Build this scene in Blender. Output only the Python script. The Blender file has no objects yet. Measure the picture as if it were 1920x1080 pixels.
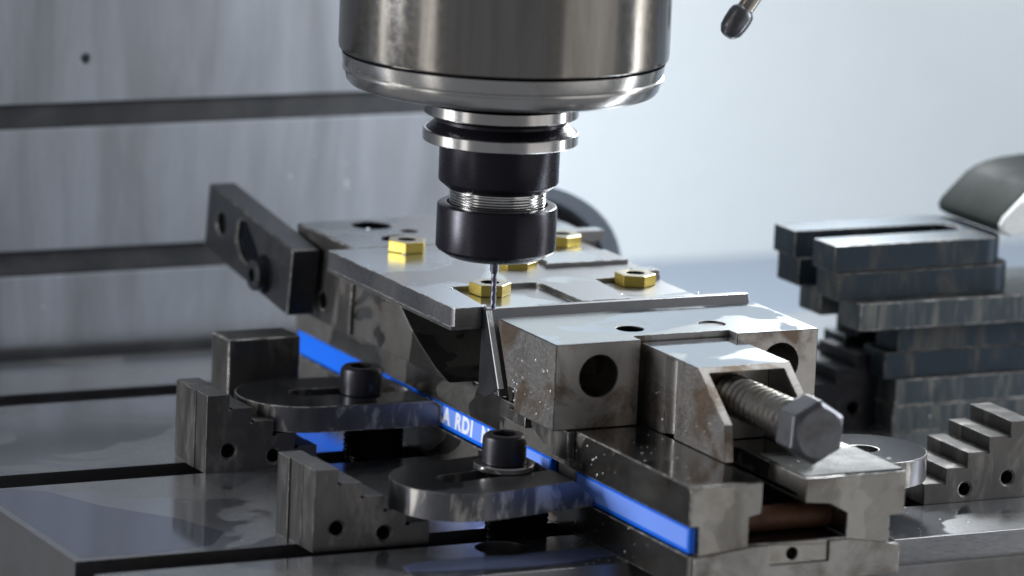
import bpy, bmesh, math, random
from math import radians, sin, cos, pi
from mathutils import Vector, Matrix
random.seed(7)
S = 0.001                      # all shapes below are written in millimetres
sc = bpy.context.scene
col = sc.collection

# ------------------------------------------------------------------ camera
yaw, pitch, roll, FPX = radians(26.97), radians(11.64), radians(2.51), 9360.0
fw = Vector((sin(yaw)*cos(pitch), cos(yaw)*cos(pitch), -sin(pitch)))
rt = Vector((cos(yaw), -sin(yaw), 0)); up = rt.cross(fw)
r2 = rt*cos(roll) + up*sin(roll); u2 = -rt*sin(roll) + up*cos(roll)
dirv = fw + r2*(930-960)/FPX - u2*(440-540)/FPX
CAM = Vector((0, 0, 112)) - dirv*2071
cd = bpy.data.cameras.new('camera'); cam = bpy.data.objects.new('camera', cd); col.objects.link(cam)
cam.matrix_world = Matrix(((r2.x, u2.x, -fw.x, CAM.x*S), (r2.y, u2.y, -fw.y, CAM.y*S), (r2.z, u2.z, -fw.z, CAM.z*S), (0, 0, 0, 1)))
cd.sensor_width = 36; cd.lens = 36*FPX/1920; cd.clip_start = 0.05; cd.clip_end = 50
cd.dof.use_dof = True; cd.dof.focus_distance = 2.075; cd.dof.aperture_fstop = 6.8
sc.camera = cam

# ------------------------------------------------------------------ world, one lamp and added fill panels (a machine enclosure, indoors)
w = bpy.data.worlds.new('World'); sc.world = w; w.use_nodes = True
w.node_tree.nodes['Background'].inputs[0].default_value = (0.90, 0.93, 1.0, 1)
w.node_tree.nodes['Background'].inputs[1].default_value = 0.20
def area(name, loc, target, sx, sy, power, color):
    l = bpy.data.lights.new(name, 'AREA'); l.shape = 'RECTANGLE'; l.size = sx*S; l.size_y = sy*S
    l.energy = power; l.color = color
    o = bpy.data.objects.new(name, l); col.objects.link(o)
    o.location = Vector(loc)*S
    o.rotation_euler = (Vector(target)-Vector(loc)).to_track_quat('-Z', 'Y').to_euler()
    return o
area('lamp_right', (900, -260, 420), (0, 0, 100), 120, 420, 4.5, (0.93, 0.96, 1))
area('streak_panel_right', (760, -170, 40), (0, 0, 60), 90, 560, 1.1, (0.95, 0.97, 1))  # unseen panel added for the bright streak on the spindle's right
area('strip_fill_left', (-900, 255, 260), (0, 0, 30), 200, 420, 9.0, (0.96, 0.97, 1))  # unseen light added to brighten the blue side strip
area('streak_panel_left', (-820, -150, 0), (0, 0, 120), 150, 560, 0.32, (1, 0.97, 0.93))  # unseen panel added for the spindle's left streak
area('streak_panel_back', (-520, 250, 60), (0, 0, 150), 45, 330, 0.10, (1, 0.97, 0.93))  # unseen narrow panel added for a second left streak on the spindle
area('fill_panel_front', (620, -900, -60), (40, -60, 60), 800, 620, 0.75, (1, 0.975, 0.94))  # unseen soft fill added to lift the front faces
area('wall_fill', (880, 240, 960), (760, 700, 200), 800, 200, 9.2, (0.95, 0.98, 1))  # unseen light added to brighten the enclosure wall
area('cover_fill', (300, 225, 250), (90, 303, 80), 90, 90, 2.8, (0.93, 0.97, 1))  # unseen light added to grade the way cover brighter to the right
sc.view_settings.view_transform = 'Standard'; sc.view_settings.look = 'None'
sc.view_settings.exposure = 0.0; sc.view_settings.gamma = 1

# ------------------------------------------------------------------ materials
class NT:
    def __init__(s, name):
        s.m = bpy.data.materials.new(name); s.m.use_nodes = True
        s.t = s.m.node_tree; s.b = s.t.nodes['Principled BSDF']
        s.tc = s.n('ShaderNodeTexCoord')
    def n(s, typ, **k):
        x = s.t.nodes.new(typ)
        for a, v in k.items(): setattr(x, a, v)
        return x
    def l(s, a, b): s.t.links.new(a, b)
    def noise(s, scale, stretch=(1, 1, 1), detail=4, rough=.55, off=0, dist=0):
        mp = s.n('ShaderNodeMapping'); mp.inputs['Scale'].default_value = stretch
        if not hasattr(s, 'rnd'):
            oi = s.n('ShaderNodeObjectInfo'); vm = s.n('ShaderNodeVectorMath', operation='SCALE')
            vm.inputs[0].default_value = (7.3, 4.1, 5.9); s.l(oi.outputs['Random'], vm.inputs['Scale'])
            va = s.n('ShaderNodeVectorMath', operation='ADD'); s.l(s.tc.outputs['Object'], va.inputs[0]); s.l(vm.outputs[0], va.inputs[1])
            s.rnd = va.outputs[0]
        mp.inputs['Location'].default_value = (off, off*1.7, off*.6)
        s.l(s.rnd, mp.inputs[0])
        z = s.n('ShaderNodeTexNoise'); z.inputs['Scale'].default_value = scale
        z.inputs['Detail'].default_value = detail; z.inputs['Roughness'].default_value = rough
        z.inputs['Distortion'].default_value = dist
        s.l(mp.outputs[0], z.inputs['Vector']); return z.outputs['Fac']
    def ramp(s, fac, stops):
        r = s.n('ShaderNodeValToRGB'); e = r.color_ramp.elements
        e[0].position = stops[0][0]; e[0].color = (*stops[0][1], 1) if len(stops[0][1]) == 3 else stops[0][1]
        e[1].position = stops[-1][0]; e[1].color = (*stops[-1][1], 1)
        for p, c in stops[1:-1]:
            q = e.new(p); q.color = (*c, 1)
        s.l(fac, r.inputs[0]); return r.outputs[0]
    def mix(s, fac, a, b, mode='MIX'):
        x = s.n('ShaderNodeMix', data_type='RGBA', blend_type=mode)
        for sock, v in ((x.inputs['Factor'], fac), (x.inputs['A'], a), (x.inputs['B'], b)):
            if hasattr(v, 'links'): s.l(v, sock)
            elif isinstance(v, (int, float)): sock.default_value = v
            else: sock.default_value = (*v, 1)
        return x.outputs['Result']
    def val(s, fac, a, b):
        x = s.n('ShaderNodeMapRange'); x.inputs['To Min'].default_value = a; x.inputs['To Max'].default_value = b
        s.l(fac, x.inputs['Value']); return x.outputs['Result']
    def bump(s, fac, strength, dist):
        b = s.n('ShaderNodeBump'); b.inputs['Strength'].default_value = strength
        b.inputs['Distance'].default_value = dist*S
        s.l(fac, b.inputs['Height']); s.l(b.outputs[0], s.b.inputs['Normal'])
g3 = lambda v: (v, v, v)
def steel(name, c, rough=.3, metal=1.0, stain=None, stain_lo=.5, stain_hi=.7, sscale=45, grain=(1, 1, 1), gscale=900,
          gr=.12, bump=.25, bdist=.05, wet=None, wet_c=None, stretch=(1, 1, 1), dirt=.35, spec=.5, wscale=28, top=None, wet_r=.18, wave=0):
    k = NT(name)
    n1 = k.noise(sscale, stretch, 5, .62, dist=.6)
    n2 = k.noise(gscale, grain, 3, .6, off=3.1)
    n3 = k.noise(220, stretch, 4, .65, off=.7)
    base = k.mix(k.val(n3, 0, dirt), c, tuple(x*.35 for x in c))
    if stain:
        base = k.mix(k.ramp(n1, [(stain_lo, g3(0)), (stain_hi, g3(1))]), base, stain)
    r = k.mix(k.ramp(n1, [(.35, g3(0)), (.7, g3(1))]), g3(rough-gr*.5), g3(rough+gr))
    r = k.mix(.35, r, k.ramp(n2, [(.3, g3(max(0, rough-gr))), (.7, g3(rough+gr*1.6))]))
    if wet is not None:
        wn = k.noise(wscale, (1, 1, 1), 3, .5, off=wet, dist=1.0)
        wm = k.ramp(wn, [(.50, g3(0)), (.515, g3(1))])
        r = k.mix(wm, r, g3(wet_r))
        if wet_c: base = k.mix(wm, base, wet_c)
    if top:        # upward faces take their own colours and roughness, such as a ground jaw top
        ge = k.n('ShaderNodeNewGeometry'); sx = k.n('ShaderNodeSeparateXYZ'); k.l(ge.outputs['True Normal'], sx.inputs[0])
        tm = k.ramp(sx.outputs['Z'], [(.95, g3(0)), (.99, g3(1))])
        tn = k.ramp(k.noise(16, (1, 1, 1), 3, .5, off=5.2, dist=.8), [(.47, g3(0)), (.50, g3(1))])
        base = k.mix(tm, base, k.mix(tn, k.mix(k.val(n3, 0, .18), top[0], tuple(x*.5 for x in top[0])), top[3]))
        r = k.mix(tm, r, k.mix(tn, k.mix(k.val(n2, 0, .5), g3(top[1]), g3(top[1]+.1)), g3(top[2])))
    k.l(base, k.b.inputs['Base Color']); k.l(r, k.b.inputs['Roughness'])
    k.b.inputs['Metallic'].default_value = metal
    k.b.inputs['Specular IOR Level'].default_value = spec
    k.bump(n2, bump, bdist)
    if wave:
        b2 = k.n('ShaderNodeBump'); b2.inputs['Strength'].default_value = 1; b2.inputs['Distance'].default_value = wave*S
        k.l(k.noise(30, (1, 1, .04), 2, .5, off=1.9), b2.inputs['Height'])
        k.l(b2.outputs[0], k.b.inputs['Normal'].links[0].from_node.inputs['Normal'])
    return k.m
M = {}
M['table'] = steel('table_steel', (.22, .22, .23), .3, .95, (.14, .135, .125), .45, .72, 20, (1, 14, 1), 260, bump=.10, dirt=.3, gr=.09, top=((.62, .625, .635), .24, .15, (.60, .62, .665)))  # sides painted darker than the top to offset the front fill
M['ground'] = steel('ground_steel', (.50, .50, .50), .27, 1, (.30, .29, .28), .45, .75, 40, (1, 10, 1), 500, wet=4.4, wscale=22, bump=.12, dirt=.25)
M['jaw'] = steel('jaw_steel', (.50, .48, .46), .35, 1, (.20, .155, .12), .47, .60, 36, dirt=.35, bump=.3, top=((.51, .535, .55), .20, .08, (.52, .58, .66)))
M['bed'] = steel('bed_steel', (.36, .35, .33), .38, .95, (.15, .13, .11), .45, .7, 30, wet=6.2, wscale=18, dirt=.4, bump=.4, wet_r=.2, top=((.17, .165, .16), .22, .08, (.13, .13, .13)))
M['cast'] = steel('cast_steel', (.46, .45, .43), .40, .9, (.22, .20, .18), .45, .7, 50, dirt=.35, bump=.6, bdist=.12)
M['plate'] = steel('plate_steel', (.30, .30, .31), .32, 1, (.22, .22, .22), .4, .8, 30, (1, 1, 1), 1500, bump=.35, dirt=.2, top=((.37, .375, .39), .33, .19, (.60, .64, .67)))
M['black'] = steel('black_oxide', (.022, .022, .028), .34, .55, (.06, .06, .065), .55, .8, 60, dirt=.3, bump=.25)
M['blacknut'] = steel('black_nut', (.016, .015, .022), .27, .6, None, dirt=.2, bump=.1, gr=.06)
M['dark'] = steel('dark_steel', (.15, .145, .14), .36, .9, (.27, .255, .235), .53, .70, 90, (1, 1, .12), 400, stretch=(1, 1, .35), dirt=.55, bump=.6, bdist=.1)
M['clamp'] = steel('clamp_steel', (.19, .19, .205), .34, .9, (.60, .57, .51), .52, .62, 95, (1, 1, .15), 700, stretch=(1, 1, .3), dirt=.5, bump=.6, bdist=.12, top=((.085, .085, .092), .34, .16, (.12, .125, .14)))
M['stack'] = steel('blued_steel', (.030, .045, .060), .45, .7, (.085, .08, .07), .52, .7, 90, stretch=(1, 1, .3), dirt=.5, bump=.6)
M['chrome'] = steel('polished_steel', (.62, .61, .60), .17, 1, (.45, .43, .40), .5, .8, 60, (1, 1, 12), 300, dirt=.1, gr=.05, bump=.08)
M['spindle'] = steel('spindle_steel', (.36, .345, .325), .17, 1, (.20, .18, .15), .42, .70, 60, (1, 1, 1), 300, stretch=(1, 1, .10), dirt=.4, gr=.07, bump=.03, wave=.5)
M['rim'] = steel('rim_steel', (.62, .61, .59), .2, 1, (.45, .43, .40), .5, .8, 40, (1, 1, 10), 400, dirt=.3, gr=.08, bump=.05)
M['thread'] = steel('thread_steel', (.48, .46, .42), .27, 1, (.22, .19, .15), .45, .7, 80, dirt=.3)
M['screw'] = steel('screw_steel', (.16, .165, .18), .36, .95, (.10, .095, .09), .5, .75, 60, dirt=.3)
M['boltdark'] = steel('bolt_steel', (.05, .055, .06), .6, .3, None)
M['guard'] = steel('guard_paint', (.22, .26, .31), .35, .1, (.14, .17, .20), .5, .8, 40)
M['railcap'] = steel('rail_cap_steel', (.125, .127, .125), .55, .5, (.08, .08, .075), .5, .8, 50, dirt=.4, bump=.6, spec=.3)
M['dulledge'] = steel('dull_edge', (.17, .165, .155), .45, .7, (.05, .05, .05), .42, .55, 150, dirt=.4)
M['edge'] = steel('worn_edge', (.46, .45, .43), .45, .7, (.13, .125, .12), .42, .54, 130, dirt=.4)
M['stackworn'] = steel('worn_blued_steel', (.075, .095, .108), .42, .75, (.21, .205, .185), .46, .72, 150, stretch=(1, 1, .16), dirt=.5, bump=.7)
M['bar'] = steel('bar_steel', (.065, .068, .075), .33, .8, (.10, .10, .105), .5, .8, 40, dirt=.3)
M['gold'] = steel('gold_coating', (.50, .385, .08), .38, .75, (.38, .28, .06), .48, .7, 130, dirt=.4, bump=.3)
M['nuttop'] = steel('nut_top', (.50, .46, .36), .3, 1, None, dirt=.25, bump=.15)
M['rust'] = steel('rusty_steel', (.15, .062, .03), .6, .2, (.06, .03, .02), .45, .7, 120, dirt=.4, bump=.7)
M['carbide'] = steel('carbide', (.17, .17, .21), .36, 1, None, dirt=.1, bump=.05)
M['goose'] = steel('painted_clamp', (.022, .027, .026), .6, 0, (.014, .016, .015), .5, .8, 40, dirt=.3, spec=.1)
M['castlight'] = steel('casting_and_lit_edge', (.75, .77, .76), .5, .3, None, dirt=.3, bump=1, bdist=.4)
M['greenknob'] = steel('green_plastic', (.008, .05, .045), .35, 0, None)
M['darkband'] = steel('band_dark', (.028, .03, .034), .7, 0, (.05, .05, .052), .45, .7, 30, bump=.3, spec=.2)
M['cover'] = steel('cover_sheet', (.245, .265, .30), .45, .1, (.12, .128, .142), .40, .72, 15, (8, 8, .5), 40, stretch=(2.0, 1, .3), dirt=.35, bump=.1)
def flat(name, c, rough, metal=0, coat=0):
    k = NT(name); k.b.inputs['Specular IOR Level'].default_value = .3; n = k.noise(60, (1, 1, 1), 4)
    k.l(k.mix(k.val(n, 0, .3), c, tuple(x*.8 for x in c)), k.b.inputs['Base Color'])
    k.b.inputs['Roughness'].default_value = rough; k.b.inputs['Metallic'].default_value = metal
    k.b.inputs['Coat Weight'].default_value = coat; k.b.inputs['Coat Roughness'].default_value = .05
    return k.m
M['blue'] = flat('blue_paint', (.001, .135, .78), .45, coat=.1)
M['bluesheen'] = flat('blue_sheen', (.20, .36, 1.0), .3, coat=.4)  # paler blue paints the strip's reflected sheen as colour
M['white'] = flat('white_print', (.85, .9, 1.0), .35)
M['wall'] = flat('enclosure_paint', (.62, .66, .672), .6)
M['tray'] = flat('tray_sheet', (.29, .34, .42), .4, .2)
M['void'] = flat('painted_shade', (.006, .007, .009), .9); M['void'].node_tree.nodes['Principled BSDF'].inputs['Specular IOR Level'].default_value = 0  # near-black without sheen, paints shade inside holes and under parts
M['coolant'] = flat('coolant_and_reflection', (.085, .105, .17), .15)
M['reflection_patch'] = steel('reflection_over_steel', (.26, .285, .37), .08, .8, None, gr=.02, bump=.02, dirt=.15)  # bluish tint stands for the way cover's reflection in the table
k = NT('coolant_drop'); k.b.inputs['Transmission Weight'].default_value = .4; k.b.inputs['Roughness'].default_value = .04; k.b.inputs['Specular IOR Level'].default_value = 1
k.b.inputs['IOR'].default_value = 1.34; k.b.inputs['Base Color'].default_value = (.95, .97, 1, 1); M['drop'] = k.m

# ------------------------------------------------------------------ geometry helpers (world millimetres)
class G:
    def __init__(s): s.v = []; s.f = []; s.mi = []; s.cur = 0
    def add(s, v, f):
        o = len(s.v); s.v += [tuple(x) for x in v]; s.f += [tuple(i+o for i in q) for q in f]; s.mi += [s.cur]*len(f); return s
    def box(s, x0, x1, y0, y1, z0, z1):
        v = [(x, y, z) for x in (x0, x1) for y in (y0, y1) for z in (z0, z1)]
        return s.add(v, [(0, 1, 3, 2), (4, 6, 7, 5), (0, 4, 5, 1), (2, 3, 7, 6), (0, 2, 6, 4), (1, 5, 7, 3)])
    def prism(s, poly, ax, a, b):          # poly lies in the two other axes, in x,y,z order
        def P(u, w_, t): return ((t, u, w_), (u, t, w_), (u, w_, t))[ax]
        n = len(poly)
        A = sum(poly[i][0]*poly[(i+1) % n][1]-poly[(i+1) % n][0]*poly[i][1] for i in range(n))
        if A < 0: poly = poly[::-1]
        v = [P(u, w_, a) for u, w_ in poly]+[P(u, w_, b) for u, w_ in poly]
        f = [tuple(range(n))[::-1], tuple(range(n, 2*n))]+[(i, (i+1) % n, n+(i+1) % n, n+i) for i in range(n)]
        if ax == 1: f = [q[::-1] for q in f]
        return s.add(v, f)
    def lathe(s, prof, c=(0, 0, 0), ax=2, n=64, rot=0, closed=False):   # prof: (radius, height)
        v = []; f = []
        for r, h in prof:
            for i in range(n):
                a = rot+2*pi*i/n; u, w_ = r*cos(a), r*sin(a)
                p = ((h, u, w_), (w_, h, u), (u, w_, h))[ax]
                v.append((c[0]+p[0], c[1]+p[1], c[2]+p[2]))
        m = len(prof)
        for j in range(m-1):
            for i in range(n):
                f.append((j*n+i, j*n+(i+1) % n, (j+1)*n+(i+1) % n, (j+1)*n+i))
        up_ = prof[-1][1] >= prof[0][1]
        if closed:
            for i in range(n): f.append(((m-1)*n+i, (m-1)*n+(i+1) % n, (i+1) % n, i))
        else:
            f.append(tuple(range(n))[::-1]); f.append(tuple((m-1)*n+i for i in range(n)))
        if not up_: f = [q[::-1] for q in f]
        return s.add(v, f)
    def cyl(s, c, r, h, ax=2, n=48, rot=0, ch=0):
        a, b = (0, h) if h > 0 else (h, 0)
        pr = [(r, a), (r, b)] if not ch else [(r-ch, a), (r, a+ch), (r, b-ch), (r-ch, b)]
        return s.lathe(pr, c, ax, n, rot)
    def xf(s, mtx):
        s.v = [tuple(mtx @ Vector(p)) for p in s.v]; return s
def rotz(deg, c): return Matrix.Translation(c) @ Matrix.Rotation(radians(deg), 4, 'Z') @ Matrix.Translation(-Vector(c))
def rotx(deg, c): return Matrix.Translation(c) @ Matrix.Rotation(radians(deg), 4, 'X') @ Matrix.Translation(-Vector(c))
def to_mesh(g, org=(0, 0, 0), name='m'):
    me = bpy.data.meshes.new(name); o = Vector(org)
    me.from_pydata([(Vector(p)-o)*S for p in g.v], [], g.f); me.update(); return me
def thing(name, label, cat, loc, group=None):
    o = bpy.data.objects.new(name, None); col.objects.link(o); o.empty_display_size = .01
    o.location = Vector(loc)*S; o['label'] = label; o['category'] = cat; o['org'] = loc
    if group: o['group'] = group
    return o
def worg(p):
    return Vector(p['org']) if p is not None else Vector((0, 0, 0))
def part(name, g, mats, parent=None, cuts=None, bevel=.5, seg=2, ang=38, wear=True, label=None, kind=None, origin=None, smooth=True, subs=0):
    org = Vector(origin) if origin is not None else worg(parent)
    me = to_mesh(g, org, name); tmp = bpy.data.objects.new('tmp', me); col.objects.link(tmp)
    if not isinstance(mats, (list, tuple)): mats = [mats]
    wearing = bevel and wear and mats[0] in ('black', 'dark', 'stack', 'stackworn', 'clamp', 'bar', 'jaw', 'bed', 'plate')
    if wearing: mats = list(mats)+['dulledge' if mats[0] in ('stack', 'bar', 'black', 'jaw') else 'edge']
    for m in mats: me.materials.append(M[m])
    for i, p in enumerate(me.polygons): p.material_index = g.mi[i]
    cobs = []
    for c in cuts or []:
        cm = to_mesh(c, org); co = bpy.data.objects.new('cut', cm); col.objects.link(co); cobs.append(co)
        for m in mats: cm.materials.append(M[m])
        b = tmp.modifiers.new('b', 'BOOLEAN'); b.operation = 'DIFFERENCE'; b.object = co; b.solver = 'EXACT'
    if bevel:
        b = tmp.modifiers.new('v', 'BEVEL'); b.width = bevel*S; b.segments = seg; b.limit_method = 'ANGLE'
        b.angle_limit = radians(ang); b.harden_normals = False; b.use_clamp_overlap = True; b.material = len(mats)-1 if wearing else -1; b.miter_outer = 'MITER_ARC'
    dg = bpy.context.evaluated_depsgraph_get(); dg.update()
    nm = bpy.data.meshes.new_from_object(tmp.evaluated_get(dg), preserve_all_data_layers=True, depsgraph=dg)
    nm.name = name
    for co in cobs:
        cm = co.data; bpy.data.objects.remove(co); bpy.data.meshes.remove(cm)
    bpy.data.objects.remove(tmp); bpy.data.meshes.remove(me)
    if smooth:
        nm.polygons.foreach_set('use_smooth', [True]*len(nm.polygons)); nm.set_sharp_from_angle(angle=radians(31))
    o = bpy.data.objects.new(name, nm); col.objects.link(o)
    if bevel and smooth:
        wn = o.modifiers.new('wn', 'WEIGHTED_NORMAL'); wn.keep_sharp = True; wn.weight = 80
    o['org'] = tuple(org)
    if parent is not None:
        o.parent = parent; o.location = (org-worg(parent))*S
    else: o.location = org*S
    if label: o['label'] = label
    if kind: o['kind'] = kind
    return o
def tag(o, label, cat, group=None):
    o['label'] = label; o['category'] = cat
    if group: o['group'] = group
    return o
def copy_tree(o, parent=None):
    c = o.copy(); col.objects.link(c)
    if parent is not None: c.parent = parent
    for ch in list(o.children): copy_tree(ch, c)
    return c

# ------------------------------------------------------------------ the setting
wall = part('wall', G().box(152, 1700, 640, 660, -60, 1300), 'wall', bevel=0); wall['kind'] = 'structure'
tray = part('floor', G().box(-700, 1700, 300, 639, -62, -48), 'tray', bevel=0); tray['kind'] = 'structure'

# machine table: profile in y,z with three T-slots, extruded along x
prof = [(-113.5, 0), (-114.6, -.4), (-121, -6.5), (-122.6, -8), (-123.3, -10), (-123.3, -60), (294, -60), (294, 0)]
for y0 in (210.5, 71.3, -67.9):
    prof += [(y0+20, 0), (y0+20, -18), (y0+27, -18), (y0+27, -30), (y0-7, -30), (y0-7, -18), (y0, -18), (y0, 0)]
table = part('machine_table', G().prism(prof, 0, -203, 520), 'table', cuts=[
    G().cyl((-31, -79, -7), 11, 10, n=48), G().cyl((1.5, -93, -12), 6.2, 20, n=40)], bevel=.8, seg=2, origin=(-203, -113, 0))
tag(table, 'wide steel machine table with long T slots, wet and stained, under the vise', 'machine table')
part('counterbore_floor', G().cyl((-31, -79, -6.9), 10.8, .8), 'rust', table, bevel=0)
part('slot_shade', G().box(-202, 519, -66, -50, -29.5, -26), 'void', table, bevel=0)  # black strip paints the shade at the slot bottom

# coolant puddle on the front of the table
def blob(cx, cy, rx, ry, seed, n=60, z=0.12):
    rnd = random.Random(seed); ph = [rnd.uniform(0, 6.28) for _ in range(5)]
    pts = []
    for i in range(n):
        a = 2*pi*i/n; r = 1+.16*sin(2*a+ph[0])+.10*sin(3*a+ph[1])+.06*sin(5*a+ph[2])
        pts.append((cx+rx*r*cos(a), cy+ry*r*sin(a)))
    return pts
pud = G().prism(blob(-30, -98, 50, 11, 4), 2, 0.05, .3)
puddle = part('coolant_puddle', pud, 'coolant', bevel=.12, cuts=[G().cyl((-31, -79, -2), 11.6, 6)], origin=(-30, -98, 0))
tag(puddle, 'thin bluish coolant puddle on the front strip of the table below the front clamp', 'puddle')

reflection_patch = part('coolant_and_reflection', G().prism([(-199, 66), (-186, 69), (-172, 60), (-160, 32), (-138, 4), (-128, -22), (-141, -40), (-170, -45), (-199, -43)], 2, 0.02, .06), 'reflection_patch', bevel=0, origin=(-170, 0, 0))  # patch shaped and coloured as the way cover's reflection on the table
tag(reflection_patch, 'glossy bluish patch painting the way cover reflection on the near left table corner', 'puddle')

# telescopic way cover behind the table
cov = thing('way_cover', 'tall grey telescopic way cover with dark horizontal bands behind the table', 'way cover', (0, 306, -50))
xs0, xs1 = -420, 150
part('cover_panel', G().box(xs0, xs1, 303, 309, -50, 37.5), 'cover', cov, bevel=.6)
part('cover_panel', G().box(xs0, xs1, 303, 309, 49.8, 106.8), 'cover', cov, bevel=.6)
part('cover_panel', G().box(xs0, xs1, 303, 309, 118.6, 420), 'cover', cov, bevel=.6, cuts=[G().cyl((-63, 295, 139), 2.4, 12, 1, 24)])
for z0, z1 in ((37.8, 49.5), (107.1, 118.3)):
    part('dark_band', G().box(xs0, xs1, 304.5, 308, z0, z1), 'darkband', cov, bevel=.3)  # dark strips between the cover panels
part('dark_band', G().box(xs0, xs1, 297, 302.7, -20, 5.0), 'darkband', cov, bevel=.3)  # dark strip behind the table's back edge

# ------------------------------------------------------------------ spindle, holder, cutter
sp = thing('spindle_head', 'large stained steel spindle nose hanging over the vise, seen from its lower end', 'spindle', (0, 0, 175))
part('housing', G().lathe([(66.8, 188.2), (68.0, 189.2), (68.3, 191), (68.3, 330)], n=160), 'spindle', sp, bevel=0)
part('seam', G().lathe([(66.2, 187.0), (66.2, 188.4)], n=128), 'void', sp, bevel=0)
part('nose_ring', G().lathe([(57, 173.9), (61.0, 174.0), (63.4, 174.8), (64.5, 176.2), (65.4, 180.0), (66.3, 180.4), (66.4, 181.4), (65.8, 181.9), (66.3, 184), (66.9, 187.4)], n=160), 'rim', sp, bevel=0)
part('drive_face', G().lathe([(31, 168.2), (33, 169), (33, 175.2), (56.5, 175.2)], n=96), 'void', sp, bevel=0)
for i in range(6):
    a = i*pi/3+.35
    part('face_screw', G().cyl((46*cos(a), 46*sin(a), 173.6), 4, 1.8, ch=.4, n=24), 'black', sp, bevel=0)
th = thing('tool_holder', 'tapered tool holder with steel flanges and a black collet nut under the spindle', 'tool holder', (0, 0, 103))
part('flange', G().lathe([(24, 162.8), (31.5, 162.8), (32, 163.3), (32, 167.6), (31.6, 168)], n=128), 'chrome', th, bevel=0)
part('groove', G().lathe([(31.2, 156.3), (27.2, 160), (27.2, 161.2), (31.0, 163.0)], n=96), 'blacknut', th, bevel=0)
part('flange', G().lathe([(25, 151.7), (31.9, 151.7), (32.2, 152), (32.2, 156.2), (31.8, 156.6), (25, 156.7)], n=128), 'chrome', th, bevel=0)
part('body', G().lathe([(20.2, 131.6), (21, 131.7), (24.6, 134.6), (25, 135.4), (25, 151.9)], n=128), 'blacknut', th, bevel=0)
nk = [(19.4, 124)]
for i in range(5): nk += [(20.1, 125.3+i*1.2), (20.1, 125.9+i*1.2), (19.93, 126.1+i*1.2)]
part('threaded_neck', G().lathe(nk+[(19.9, 131.8)], n=96), 'chrome', th, bevel=0)
part('collet_nut', G().lathe([(12, 103.2), (19.4, 103.2), (20.2, 103.5), (24.4, 106.1), (25, 107), (25, 124.2), (24.7, 124.9), (23.6, 125.5), (21.0, 125.6), (21.0, 122), (12, 122)], n=128), 'blacknut', th, bevel=0)
part('collet', G().lathe([(3, 102.4), (11.6, 102.6), (12, 103.4)], n=48), 'chrome', th, bevel=0)
em = thing('end_mill', 'slender carbide end mill cutting the front edge of the plate', 'end mill', (0, 0, 80))
part('shank', G().lathe([(1.25, 95.5), (1.85, 97), (1.85, 104)], n=32), 'carbide', em, bevel=0)
fl = G(); v = []; f = []; nn = 16; lv = 40
for j in range(lv+1):
    z = 79.6+j*16.4/lv; tw = j*.33
    for i in range(nn):
        a = 2*pi*i/nn; r = 1.28*(1-.16*(.5+.5*cos(2*a)))
        v.append((r*cos(a+tw), r*sin(a+tw), z))
for j in range(lv):
    for i in range(nn): f.append((j*nn+i, j*nn+(i+1) % nn, (j+1)*nn+(i+1) % nn, (j+1)*nn+i))
f.append(tuple(range(nn))[::-1]); f.append(tuple(lv*nn+i for i in range(nn))); fl.add(v, f)
part('cutting_flutes', fl, 'carbide', em, bevel=0)

# coolant nozzle
nz = thing('coolant_nozzle', 'small steel ball tipped coolant nozzle hanging beside the spindle against the bright wall', 'nozzle', (120, 20, 194))
gm = G().lathe([(2.4, -7.2), (3.6, -6.4), (5.0, -4.2), (5.5, -1), (5.6, 3), (5.3, 5.2), (4.2, 6.6), (3.6, 7)], n=40)
mt = Matrix.Translation((120, 20, 194.5)) @ Matrix.Rotation(radians(36), 4, 'Y')
part('ball_tip', gm.xf(mt), 'screw', nz, bevel=0)
part('tube', G().lathe([(3.7, 5), (3.7, 90)], n=32).xf(mt), 'thread', nz, bevel=0)

# ------------------------------------------------------------------ machine vise
vise = thing('machine_vise', 'long steel machine vise with blue side strip and hex head screw clamped on the table', 'vise', (60, -163, 0))
bp = [(8, 0), (8, 14.8), (12, 14.8), (12, 26.2), (8, 26.2), (8, 42.5), (40, 42.5), (40, 29.5), (34.6, 28.5), (34.6, 17.5), (79, 17.5),
      (79, 27), (71, 31.3), (59.5, 32.5), (59.5, 42.5), (105.5, 42.5), (105.5, 24.5), (99, 24.5), (99, 13.4), (104.5, 13.4), (104.5, 0)]
bed = part('bed', G().prism(bp, 1, -163, 215), 'bed', vise, cuts=[
    G().box(46, 69, -170, -150, -4, 7.6), G().cyl((54.7, -166, 12.4), 2.4, 14, 1, 24), G().box(57, 66, -156, -20, 33.5, 35)], bevel=.9, seg=3)
part('end_plate', G().prism([(10, 1), (10, 14), (36, 16.6), (44, 16.6), (44, 8.5), (71, 8.5), (71, 16.6), (80, 16.6), (103, 13), (103, 1)], 1, -164.4, -162.9), 'cast', vise, bevel=.4)
part('rail_cap', G().box(60.5, 105.3, -160.5, -122, 42.4, 43.1), 'railcap', vise, bevel=.3)
part('cross_bar', G().cyl((34, -146, 23), 5.2, 46, 0, 32), 'rust', vise, bevel=0)
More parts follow.
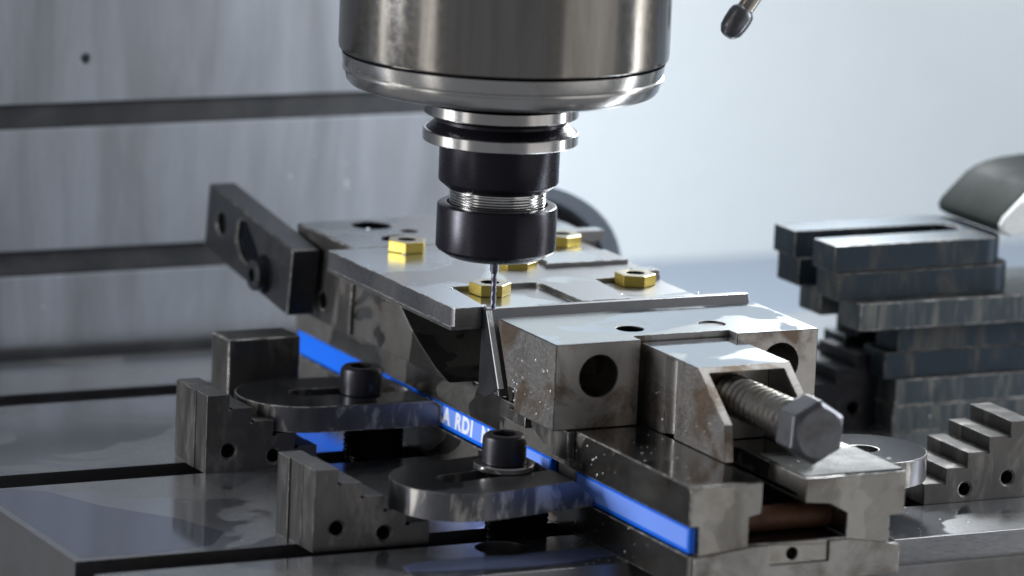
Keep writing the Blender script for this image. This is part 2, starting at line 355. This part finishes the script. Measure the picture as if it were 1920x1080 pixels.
# blue strip in the side groove, broken under the movable jaw
st = part('side_strip', G().box(8.6, 11.8, -162, -64, 15.3, 25.9), 'blue', vise, bevel=.8)
part('sheen_band', G().box(8.45, 9, -160.5, -66, 17.2, 25.0), 'bluesheen', st, bevel=.0)
st2 = part('side_strip', G().box(8.6, 11.8, -42, 214, 15.3, 25.9), 'blue', vise, bevel=.8)
part('sheen_band', G().box(8.45, 9, -41, 60, 17.2, 25.0), 'bluesheen', st2, bevel=0)
def text_on_strip(s, y, parent, size=9.8):
    cu = bpy.data.curves.new('t', 'FONT'); cu.body = s; cu.size = size*S; cu.extrude = .06*S; cu.shear = .12; cu.offset = .42*S
    cu.space_character = 1.18
    o = bpy.data.objects.new('t', cu); col.objects.link(o)
    dg = bpy.context.evaluated_depsgraph_get(); dg.update()
    me = bpy.data.meshes.new_from_object(o.evaluated_get(dg)); bpy.data.objects.remove(o)
    me.materials.clear(); me.materials.append(M['white'])
    # text runs towards -y, its top towards +z, its face towards -x
    mt = Matrix(((0, 0, -1, 8.40*S), (-1, 0, 0, y*S), (0, 1, 0, 18.0*S), (0, 0, 0, 1)))
    for vtx in me.vertices:
        p = mt @ vtx.co; vtx.co = p-worg(parent)*S
    q = bpy.data.objects.new('lettering', me); col.objects.link(q); q.parent = parent
    return q
text_on_strip('GERA', 80.5, st2); text_on_strip('RDI', 48.3, st2); text_on_strip('N', 22.8, st2)
# fixed jaw
fj = part('fixed_jaw', G().prism([(187, 81.5), (187, 42.4), (128, 42.4), (126.3, 71.8), (126.3, 81.5)], 0, -5.7, 114), 'dark', vise, cuts=[
    G().cyl((23.9, 172, 70), 8.9, 20), G().cyl((23.9, 140.3, 70), 8.9, 20), G().cyl((35.2, 156, 70), 3.9, 20),
    G().cyl((91, 172, 70), 8.9, 20), G().cyl((91, 140.3, 70), 8.9, 20), G().cyl((-8, 157, 52), 4, 12, 0)], bevel=.6)
part('jaw_top_face', G().box(-5.2, 113.5, 127, 186.5, 80.5, 81.65), 'plate', fj, bevel=.1, cuts=[
    G().cyl((23.9, 172, 70), 9.0, 20), G().cyl((23.9, 140.3, 70), 9.0, 20), G().cyl((35.2, 156, 70), 4.0, 20),
    G().cyl((91, 172, 70), 9.0, 20), G().cyl((91, 140.3, 70), 9.0, 20)])
for hx, hy, hr in ((23.9, 172, 8.9), (23.9, 140.3, 8.9), (35.2, 156, 3.9), (91, 172, 8.9), (91, 140.3, 8.9)):
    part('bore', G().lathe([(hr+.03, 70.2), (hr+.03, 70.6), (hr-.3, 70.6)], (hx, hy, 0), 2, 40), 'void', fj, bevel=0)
    part('bore_wall_shade', G().lathe([(hr-.02, 70.6), (hr-.02, 81.6), (hr+.2, 81.6), (hr+.2, 70.6)], (hx, hy, 0), 2, 48, closed=True), 'void', fj, bevel=0)  # black sleeve paints the shade inside the bore
part('jaw_nose', G().prism([(127.8, 71.7), (127.8, 42.4), (30, 42.4), (44, 46), (58, 52), (70, 58), (80, 64.5), (88, 71.7)], 0, -3.8, 112), 'bed', fj, bevel=.6, wear=False)
# movable jaw
mj = part('movable_jaw', G().prism([(-8.5, 78.5), (-62.5, 78.5), (-62.5, 42.6), (-22, 42.6), (-20.5, 52)], 0, -2, 120.5), 'jaw', vise, cuts=[
    G().box(37, 81.8, -70, -55, 35, 90),
    G().cyl((18, -75, 64.5), 8.6, 45, 1, 56), G().cyl((102.8, -75, 64.5), 8.6, 45, 1, 56), G().cyl((60, -75, 68), 5, 35, 1, 40),
    G().cyl((42.5, -42, 70), 5.6, 30), G().cyl((81, -42, 77.6), 5.6, 30),
    G().box(-4, .5, -28, -21.5, 43.5, 52)], bevel=.7, seg=3, ang=30)
part('bore', G().lathe([(5.45, 70.1), (5.45, 78.2), (5.65, 78.2), (5.65, 70.1)], (42.5, -42, 0), 2, 32, closed=True), 'void', mj, bevel=0)
part('hole_insert', G().cyl((81, -42, 77.0), 5.5, .8), 'chrome', mj, bevel=.1)
part('jaw_plate', G().prism([(-3.2, 81.3), (.2, 81.3), (.2, 47), (-16.8, 47)], 0, -3.9, 120), 'plate', mj, bevel=.35, wear=False)
part('end_gusset', G().prism([(-3.0, 80.9), (.1, 80.9), (1.5, 44.5), (-5, 44.5), (-17.3, 50.5)], 0, -4.6, -3.95), 'bar', mj, bevel=.1, wear=False)
part('jaw_plate_lit_edge', G().prism([(-3.9, 80.7), (-3.1, 80.7), (-16.9, 50.5), (-18.0, 50.5)], 0, -4.7, -2.3), 'castlight', mj, bevel=.1)  # pale strip paints the lit chamfer edge as colour
part('jaw_foot', G().prism([(-6, 44), (-30, 44), (-30, 36), (-6, 36)], 0, 2, 118), 'dark', mj, bevel=.5)
part('side_cover', G().prism([(-64, 42.4), (-22, 42.4), (-36, 34), (-52, 29), (-64, 30)], 0, 4.5, 7.9), 'dark', mj, bevel=.8)
# wedge carriage with screw
car = part('screw_carriage', G().prism([(-57, 76), (-105.5, 76), (-123, 62.5), (-129.5, 57.5), (-131.5, 42.7), (-57, 42.7)], 0, 40, 82.5), 'jaw', vise, cuts=[
    G().prism([(-96, 36), (-96, 74.0), (-140, 74.0), (-140, 36)], 0, 44.0, 78.5),
    G().cyl((39.6, -84, 40), 4.6, 35.0, n=40)], bevel=.6, seg=3, ang=28)
scr = part('clamping_screw', G().lathe([(8.2, -155.5), (8.2, -150)], (61, 0, 62), 1, 48), 'screw', vise, bevel=0)
tp = []
z = -150.0
while z < -98:
    tp += [(7.0, z+.3), (8.5, z+1.6), (8.5, z+2.4), (7.0, z+3.6)]; z += 4.2
part('screw_thread', G().lathe(tp, (61, 0, 62), 1, 56), 'thread', scr, bevel=0)
hh = G().lathe([(10.8, -168.4), (13.2, -166.8), (13.2, -154.6), (12.2, -153.6)], (61, 0, 62), 1, 6, rot=radians(3))
part('hex_head', hh, 'screw', scr, bevel=.7, seg=3, ang=20)
part('head_face', G().cyl((61, -168.9, 62), 10.3, 1.0, 1, 48, ch=.4), 'screw', scr, bevel=0)
part('collar', G().lathe([(10, -154.0), (11.0, -153.4), (11.0, -152.2), (8.6, -149.8)], (61, 0, 62), 1, 48), 'screw', scr, bevel=0)

# ------------------------------------------------------------------ workpiece plate with nuts
wp = thing('workpiece_plate', 'thick ground steel plate with open front pockets gripped between the vise jaws', 'plate', (-18, 1, 72))
pl = G().box(-18, 101, .6, 126, 73.6, 81.5)
poc1 = [(1.8, 42), (38, 42), (41, 41), (42.6, 38), (42.6, -5), (-4, -5), (-4, 8)]
part('plate', pl, 'plate', wp, cuts=[
    G().prism([(0.5, 41), (37.5, 41), (40.5, 40), (41.8, 37), (42.2, -5), (-2.5, -5), (-2.5, 6)], 2, 79.2, 90),
    G().prism([(69, 41), (110, 41), (110, -5), (64.5, -5)], 2, 79.2, 90),
    G().prism([(-25, -4), (-15.6, -4), (-18.2, 4), (-25, 4)], 2, 60, 95)], bevel=.3, ang=30)
part('lower_lip', G().box(-18.5, 100, 1.2, 125.5, 72.0, 73.7), 'plate', wp, bevel=.25)
part('raised_pad', G().box(44, 98.5, 66, 88, 81.3, 83.6), 'plate', wp, bevel=.3, cuts=[G().cyl((50, 73.5, 70), 11, 30)])
part('raised_rail', G().box(58, 113, 116.5, 124.5, 81.3, 86.0), 'plate', wp, bevel=.4)
part('raised_rib', G().box(90, 101.2, 42, 49, 81.3, 83.6), 'plate', wp, bevel=.3)
def hexnut(x, y, z, rot, label):
    t = thing('hex_nut', label, 'hex nut', (x, y, z), 'gold hex nuts bolted to the plate')
    g = G(); g.cur = 0
    g.lathe([(8.6, z), (9.0, z+.3), (9.0, z+4.7), (8.7, z+5.0)], (x, y, 0), 2, 6, rot=radians(rot))
    b = part('nut_body', g, ['gold', 'nuttop'], t, cuts=[G().cyl((x, y, z+2.6), 4.0, 4, n=32)], bevel=.25, ang=20, seg=2)
    for p in b.data.polygons:
        if p.normal.z > .8: p.material_index = 1
    part('bore', G().lathe([(3.85, z+2.7), (3.85, z+4.95), (4.1, z+4.95), (4.1, z+2.7)], (x, y, 0), 2, 32, closed=True), 'void', t, bevel=0)
    part('bolt_head', G().lathe([(3.8, z+2.7), (3.8, z+3.4), (2.6, z+3.9)], (x, y, 0), 2, 32), 'boltdark', t, bevel=0)
    return t
hexnut(15.5, 117.2, 81.5, 3, 'gold sided hex nut at the back left of the plate, nearest the two large bores')
hexnut(15.3, 34.0, 79.2, 39, 'gold sided hex nut in the front pocket right behind the end mill')
hexnut(47.5, 73.0, 79.5, 36, 'gold sided hex nut half hidden below the black collet nut')
hexnut(86.0, 36.0, 79.2, 29, 'gold sided hex nut alone in the right hand pocket of the plate')
hexnut(89.0, 112.0, 81.5, 20, 'gold sided hex nut at the back right, only its edge showing past the collet nut')

# stop bar on the side of the fixed jaw
sb = thing('stop_bar', 'dark steel stop bar tilted along the left side of the fixed jaw', 'stop bar', (-14.5, 160, 45))
T = rotx(7.6, (0, 161, 45))
part('bar', G().box(-21, -8, 161, 257, 45, 75.6).xf(T), 'bar', sb, cuts=[
    G().cyl((-23, 240, 62), 5.2, 6, 0, 40).xf(T),
    G().prism([(206, 53), (215, 54), (222, 60), (221, 70), (213, 72), (203, 66), (192, 58), (190, 50)], 0, -23, -18).xf(T)], bevel=.8, seg=3)
part('bore_shade', G().cyl((-18.2, 240, 62), 5.1, 1, 0, 40).xf(T), 'void', sb, bevel=0)  # black disc paints the shade in the bore
part('pocket_shade', G().prism([(206.3, 53), (215, 54), (221.7, 60), (220.7, 70), (213, 71.7), (203, 65.7), (192.3, 58), (190.3, 50.3)], 0, -18.6, -17.8).xf(T), 'void', sb, bevel=0)  # black sheet paints the shade in the pocket
part('recess_shade', G().cyl((-21.3, 186.5, 59), 8.8, 3.4, 0, 40), 'void', sb, bevel=.3)  # black disc stands for the shaded recess around the screw
bt = part('cap_screw', G().lathe([(6.3, -26.8), (7.0, -26.0), (7.0, -18)], (0, 188, 58.3), 0, 40), 'bar', sb, bevel=0, cuts=[G().cyl((-30, 188, 58.3), 3.6, 8, 0, 6)])

# rectangular riser block behind the rear left clamp
rb = tag(part('riser_block', G().box(-62, -28, 130, 149, 0, 43), 'dark', bevel=.8, seg=3, origin=(-45, 139, 0)),
         'plain rectangular dark steel block standing upright behind the rear left clamp', 'steel block')

# ------------------------------------------------------------------ step blocks
def step_profile(flip, x0):
    pts = [(0, 0), (51.5, 0)]; top = []
    for i in range(5):
        h = 9+6.15*i; a = 10.3*i; b = 10.3*(i+1)
        if i == 0: top.append((a, h))
        else: top += [(a-1.9, h-6.15), (a-1.3, h-7.1), (a+.2, h-7.1), (a+.5, h-6.4), (a, h-5.4), (a, h)]
    top.append((51.5, 33.6))
    poly = pts+top[::-1]
    return [((x0-p[0]) if flip else (x0+p[0]), p[1]) for p in poly]
def step_block(x0, flip, y0, w_, label, group, mat='dark', holes=((20, 5.5, 2.9), (41, 9, 3.1))):
    s_ = -1 if flip else 1
    o = thing('step_block', label, 'step block', (x0, y0, 0), group)
    cuts = [G().cyl((x0+s_*hx, y0-3, hz), r, w_+6, 1, 28) for hx, hz, r in holes]
    cuts += [G().lathe([(r+1.6, y0-1), (r+.2, y0+.7)], (x0+s_*hx, 0, hz), 1, 28) for hx, hz, r in holes]
    part('block', G().prism(step_profile(flip, x0), 1, y0, y0+w_), mat, o, cuts=cuts, bevel=.55, seg=2, ang=30)
    for hx, hz, r in holes:
        part('bore', G().cyl((x0+s_*hx, y0+6.2, hz), r+.05, 2, 1, 24), 'void', o, bevel=0)
    return o
gL = 'step blocks under the rear left clamp'; gF = 'step blocks under the front left clamp'; gR = 'step blocks on the right of the vise'
for i, (dx, nm) in enumerate(((0, 'nearest'), (-.5, 'middle'), (.2, 'farthest'))):
    step_block(-45.9+dx, True, 70.3+11.4*i, 11.2, nm+' serrated dark step block of the three packed behind the rear left clamp tail', gL)
for i, (dx, nm) in enumerate(((0, 'front'), (-.3, 'middle'), (-1.2, 'rear'))):
    step_block(-56.0+dx, True, -62.5+11.2*i, 11.0, nm+' layer of the step block pack carrying the front left clamp', gF)
for i, (dx, nm) in enumerate(((0, 'front'), (.4, 'middle'), (.2, 'rear'))):
    step_block(174+dx, False, -67.5+11.4*i, 11.2, nm+' step block of the staircase pack at the right beside the slotted clamp', gR)
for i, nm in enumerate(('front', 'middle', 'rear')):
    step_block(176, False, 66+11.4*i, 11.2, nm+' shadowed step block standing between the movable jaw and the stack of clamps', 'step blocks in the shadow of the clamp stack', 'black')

# ------------------------------------------------------------------ slotted strap clamps
def strap(cx, cy, length, hw, ang, z0, z1, label, end_x, right=False, slot=(14, 60), nose=(11, 9.3)):
    # outline along +x from the rounded tail at cx-length to the nose; mirrored when right
    n = 20; s_ = -1 if right else 1
    pts = [(0, -hw+0)]
    tail = -length+hw
    out = []
    for i in range(n+1):
        a = -pi/2-pi*i/n; out.append((tail+hw*cos(a), hw*sin(a)))
    out += [(-7, hw), (2, hw*.62), (2, -hw*.97)]
    def tf(p):
        x, y = p[0]*s_, p[1]; a = radians(ang)
        return (cx+x*cos(a)-y*sin(a), cy+x*sin(a)+y*cos(a))
    out = [tf(p) for p in out]
    sl = []; sw = 6.3; a0, a1 = -slot[1], -slot[0]
    for i in range(13): a = pi/2+pi*i/12; sl.append(tf((a0+sw*cos(a), sw*sin(a))))
    for i in range(13): a = -pi/2+pi*i/12; sl.append(tf((a1+sw*cos(a), sw*sin(a))))
    o = thing('strap_clamp', label, 'clamp', (cx, cy, z0), 'slotted strap clamps holding the vise down')
    cuts = [G().prism(sl, 2, z0-5, z1+5)]
    lim = G().box(end_x, end_x+60, -200, 300, -10, 60) if not right else G().box(end_x-60, end_x, -200, 300, -10, 60)
    cuts.append(lim)
    if not right: cuts.append(G().prism([(end_x-nose[0], z1+.2), (end_x+.5, z1-nose[1]), (end_x+9, z1+8), (end_x-nose[0], z1+8)], 1, -200, 300))
    part('strap', G().prism(out, 2, z0, z1), 'clamp', o, cuts=cuts, bevel=.55, seg=2)
    return o
rear_clamp = strap(9, 88, 82, 27, -4.5, 15.5, 27, 'round ended slotted strap clamp at the rear left, just below the fixed jaw', 8.3, slot=(10, 52), nose=(5, 3.2))
strap(9, -55.5, 83, 27, 10, 15.5, 27, 'round ended slotted strap clamp at the front left with a washer under its screw', 8.3, slot=(14, 58))
strap(104, -67, 65, 26.5, -2, 15.5, 27, 'round ended strap clamp on the right, its blued top half hidden by the screw head', 106.2, right=True, slot=(12, 38))
def cap_screw(x, y, z0, label, washer=None):
    o = thing('cap_screw', label, 'cap screw', (x, y, 0), 'socket head screws through the strap clamps')
    part('head', G().lathe([(8.6, z0), (9.05, z0+.4), (9.05, z0+9.6), (8.6, z0+11.1), (7.6, z0+12)], (x, y, 0), 2, 56), 'black', o, bevel=0,
         cuts=[G().cyl((x, y, z0+5), 5.4, 12, n=6, rot=.3)])
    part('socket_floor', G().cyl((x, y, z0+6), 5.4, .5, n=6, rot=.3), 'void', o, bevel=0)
    tp = []; z = -6.0
    while z < z0-1: tp += [(5.3, z), (6, z+.6), (6, z+.9), (5.3, z+1.5)]; z += 1.75
    part('threaded_shank', G().lathe(tp+[(6, z0)], (x, y, 0), 2, 32), 'blacknut', o, bevel=0)
    part('jack_nut', G().lathe([(12.5, .3), (13, .8)]+[q for i in range(6) for q in ((13, 1.2+i*2.2), (12.2, 1.8+i*2.2), (12.2, 2.4+i*2.2), (13, 3+i*2.2))]+[(12.6, 15.2)], (x+7, y, 0), 2, 40), 'void', o, bevel=0)
cap_screw(-19.5, 84.5, 27, 'black socket head screw in the rear left clamp, without a washer')
cap_screw(-20.5, -56.5, 29.6, 'black socket head screw standing on a washer in the front left clamp')
wsh = part('washer', G().lathe([(12.0, 27.1), (12.4, 27.4), (12.4, 29.2), (12.0, 29.6), (6.6, 29.6), (6.6, 27.1)], (-20.5, -56.5, 0), 2, 56, closed=True), 'chrome', bevel=0, origin=(-20.5, -56.5, 27))
tag(wsh, 'bright steel washer under the front left cap screw', 'washer')

# ------------------------------------------------------------------ stack of forked clamps
def fork(x0, x1, y0, z0, label, mt_='stack', th_=12.2, wd=55, round_=True):
    o = thing('forked_clamp', label, 'clamp', (x0, y0, z0), 'forked clamps stacked at the right end of the table')
    y1 = y0+wd; ym = (y0+y1)/2; pts = [(x0, y0), (x0, y0+19.5), (x0+72, y0+19.5)]
    for i in range(9): a = -pi/2+pi*i/8; pts.append((x0+72+7.2*cos(a)-0, ym+8*sin(a)))
    pts += [(x0+72, y1-19.5), (x0, y1-19.5), (x0, y1)]
    r = 12
    if round_:
        for i in range(7): a = pi/2-pi/2*i/6; pts.append((x1-r+r*cos(a), y1-r+r*sin(a)))
        for i in range(7): a = -pi/2*i/6; pts.append((x1-r+r*cos(a), y0+r+r*sin(a)))
    else: pts += [(x1, y1), (x1, y0)]
    part('fork', G().prism(pts, 2, z0+.05, z0+th_), mt_, o, bevel=.6, seg=2)
    return o
zs = [0, 12.3, 24.6, 37, 49.4, 62, 74.9]
lay = [(229, 360, 51.7, 'lowest'), (229.3, 362, 51.0, 'second from the bottom'), (224, 355, 53, 'third from the bottom, set slightly left'),
       (229.5, 350, 51.7, 'fourth from the bottom, strongly blued'), (205, 352, 44.5, 'scraped fifth one, jutting toward the viewer'),
       (196.5, 289, 51.0, 'second from the top'), (194.4, 285, 52, 'topmost, with its open slot showing')]
for (x0, x1, y0, d_), z, zn in zip(lay, zs, zs[1:]+[87.2]):
    fork(x0, x1, y0, z, 'forked dark clamp in the stack at the right: '+d_, 'stackworn' if z in (0, 12.3, 49.4) else 'stack', th_=zn-z-.05)
gs = thing('gooseneck_clamp', 'rounded grey gooseneck clamp with a bright cast end lying on top of the clamp stack', 'clamp', (300, 80, 87))
gp = [(285, 87.3), (281, 89.5), (280, 92.5), (282, 96), (288, 101.5), (294, 107), (299, 109.8), (305, 111.7), (312, 113), (325, 114), (345, 114), (360, 110), (362, 104), (345, 103), (325, 99), (310, 93.5), (296, 89)]
part('body', G().prism(gp, 1, 55, 107), 'goose', gs, bevel=1.2, seg=3, ang=50)
gp2 = [(x+.3*(310-x)/25, z+.2) for x, z in gp]
part('cast_end', G().prism(gp, 1, 51, 55.1), 'castlight', gs, bevel=1.0, seg=2, ang=50)
part('knob', G().lathe([(3, -5), (5.5, -3), (6.2, 0), (5.5, 3), (3, 5)], (332, 100, 118), 2, 32), 'greenknob', gs, bevel=0)

# curved guard behind the vise
ar = thing('curved_guard', 'dark curved metal guard behind the right end of the fixed jaw', 'guard', (130, 200, 0))
op = []; ip = []
for i in range(15):
    a = pi/2-(pi/2)*i/14
    op.append((104+60*cos(a), 48+46*sin(a)**.9)); ip.append((104+52*cos(a), 44+43.5*sin(a)**.9))
part('shell', G().prism(op+ip[::-1], 1, 193, 232), 'guard', ar, bevel=1, ang=50)
part('web', G().prism([(104, 40)]+[(x-1, z-1) for x, z in ip], 1, 194, 228), 'blacknut', ar, bevel=.5, ang=50)
part('leg', G().box(150, 163, 196, 230, 0, 49), 'goose', ar, bevel=1)

# ------------------------------------------------------------------ droplets of coolant
dg_ = G()
def drop(x, y, z, r, flat_=.5, nrm=2):
    n = 8; rows = [(1, 0), (.85, .5), (.45, .87)]
    v = []; 
    for c_, h in rows:
        for i in range(n):
            a = 2*pi*i/n; p = (r*c_*cos(a), r*c_*sin(a), r*flat_*h)
            if nrm == 0: p = (-p[2], p[0], p[1])
            if nrm == 1: p = (p[0], -p[2], p[1])
            v.append((x+p[0], y+p[1], z+p[2]))
    tip = (0, 0, r*flat_)
    if nrm == 0: tip = (-tip[2], 0, 0)
    if nrm == 1: tip = (0, -tip[2], 0)
    v.append((x+tip[0], y+tip[1], z+tip[2]))
    f = [tuple(range(n))[::-1]]
    for j in range(2):
        for i in range(n): f.append((j*n+i, j*n+(i+1) % n, (j+1)*n+(i+1) % n, (j+1)*n+i))
    for i in range(n): f.append((2*n+i, 2*n+(i+1) % n, 3*n))
    if nrm == 1: f = [q[::-1] for q in f]
    dg_.add(v, f)
U = random.uniform
def scatter(n, x0, x1, y0, y1, z0, z1, nrm=2, r=(.2, .6)):
    for _ in range(n): drop(U(x0, x1), U(y0, y1), U(z0, z1), r[0]+(r[1]-r[0])*random.random()**3, .5, nrm)
scatter(9, 62, 104, -158, -124, 43.1, 43.1, r=(.4, .9))
scatter(22, 9, 39, -160, -66, 42.5, 42.5)
scatter(16, -2, -2, -60, -26, 46, 70, 0, (.25, .6))
scatter(12, -2, -2, -30, -24, 46, 56, 0)
scatter(16, 8, 8, -100, -62, 27, 42, 0)
scatter(9, 8, 8, -160, -64, 3, 14, 0, (.2, .5))
scatter(22, 108, 260, -112, -70, 0, 0)
scatter(24, -10, 8, -112, -70, 0.05, .05, r=(.2, .5))
scatter(10, -15, 95, 5, 120, 81.5, 81.5, r=(.3, .6))
scatter(8, 40, 40, -120, -70, 44, 60, 0, (.3, .7))
scatter(4, 232, 330, 51.6, 51.6, 2, 24, 1, (.25, .5))
for x, y, z in ((-2.5, 3, 81.5), (-1, 38, 81.5), (10, 108.5, 81.5), (19, 165, 81.7), (19, 133, 81.7), (64.5, 8, 81.5), (98, 2, 81.5)): drop(x, y, z, .8, .7)
for x, z, r in ((71, 84, .4), (72, 75, .7), (71.8, 72.5, .55), (42.5, 79.5, .55), (54.8, 89, .35), (-81, 23, .45)):
    drop(x, 303, z, r, .6, 1)
dr = part('coolant_droplets', dg_, 'drop', bevel=0); dr['kind'] = 'stuff'
dr['label'] = 'tiny coolant droplets splashed over the vise and table'; dr['category'] = 'droplets'
for o in bpy.data.objects:
    if 'org' in o: del o['org']
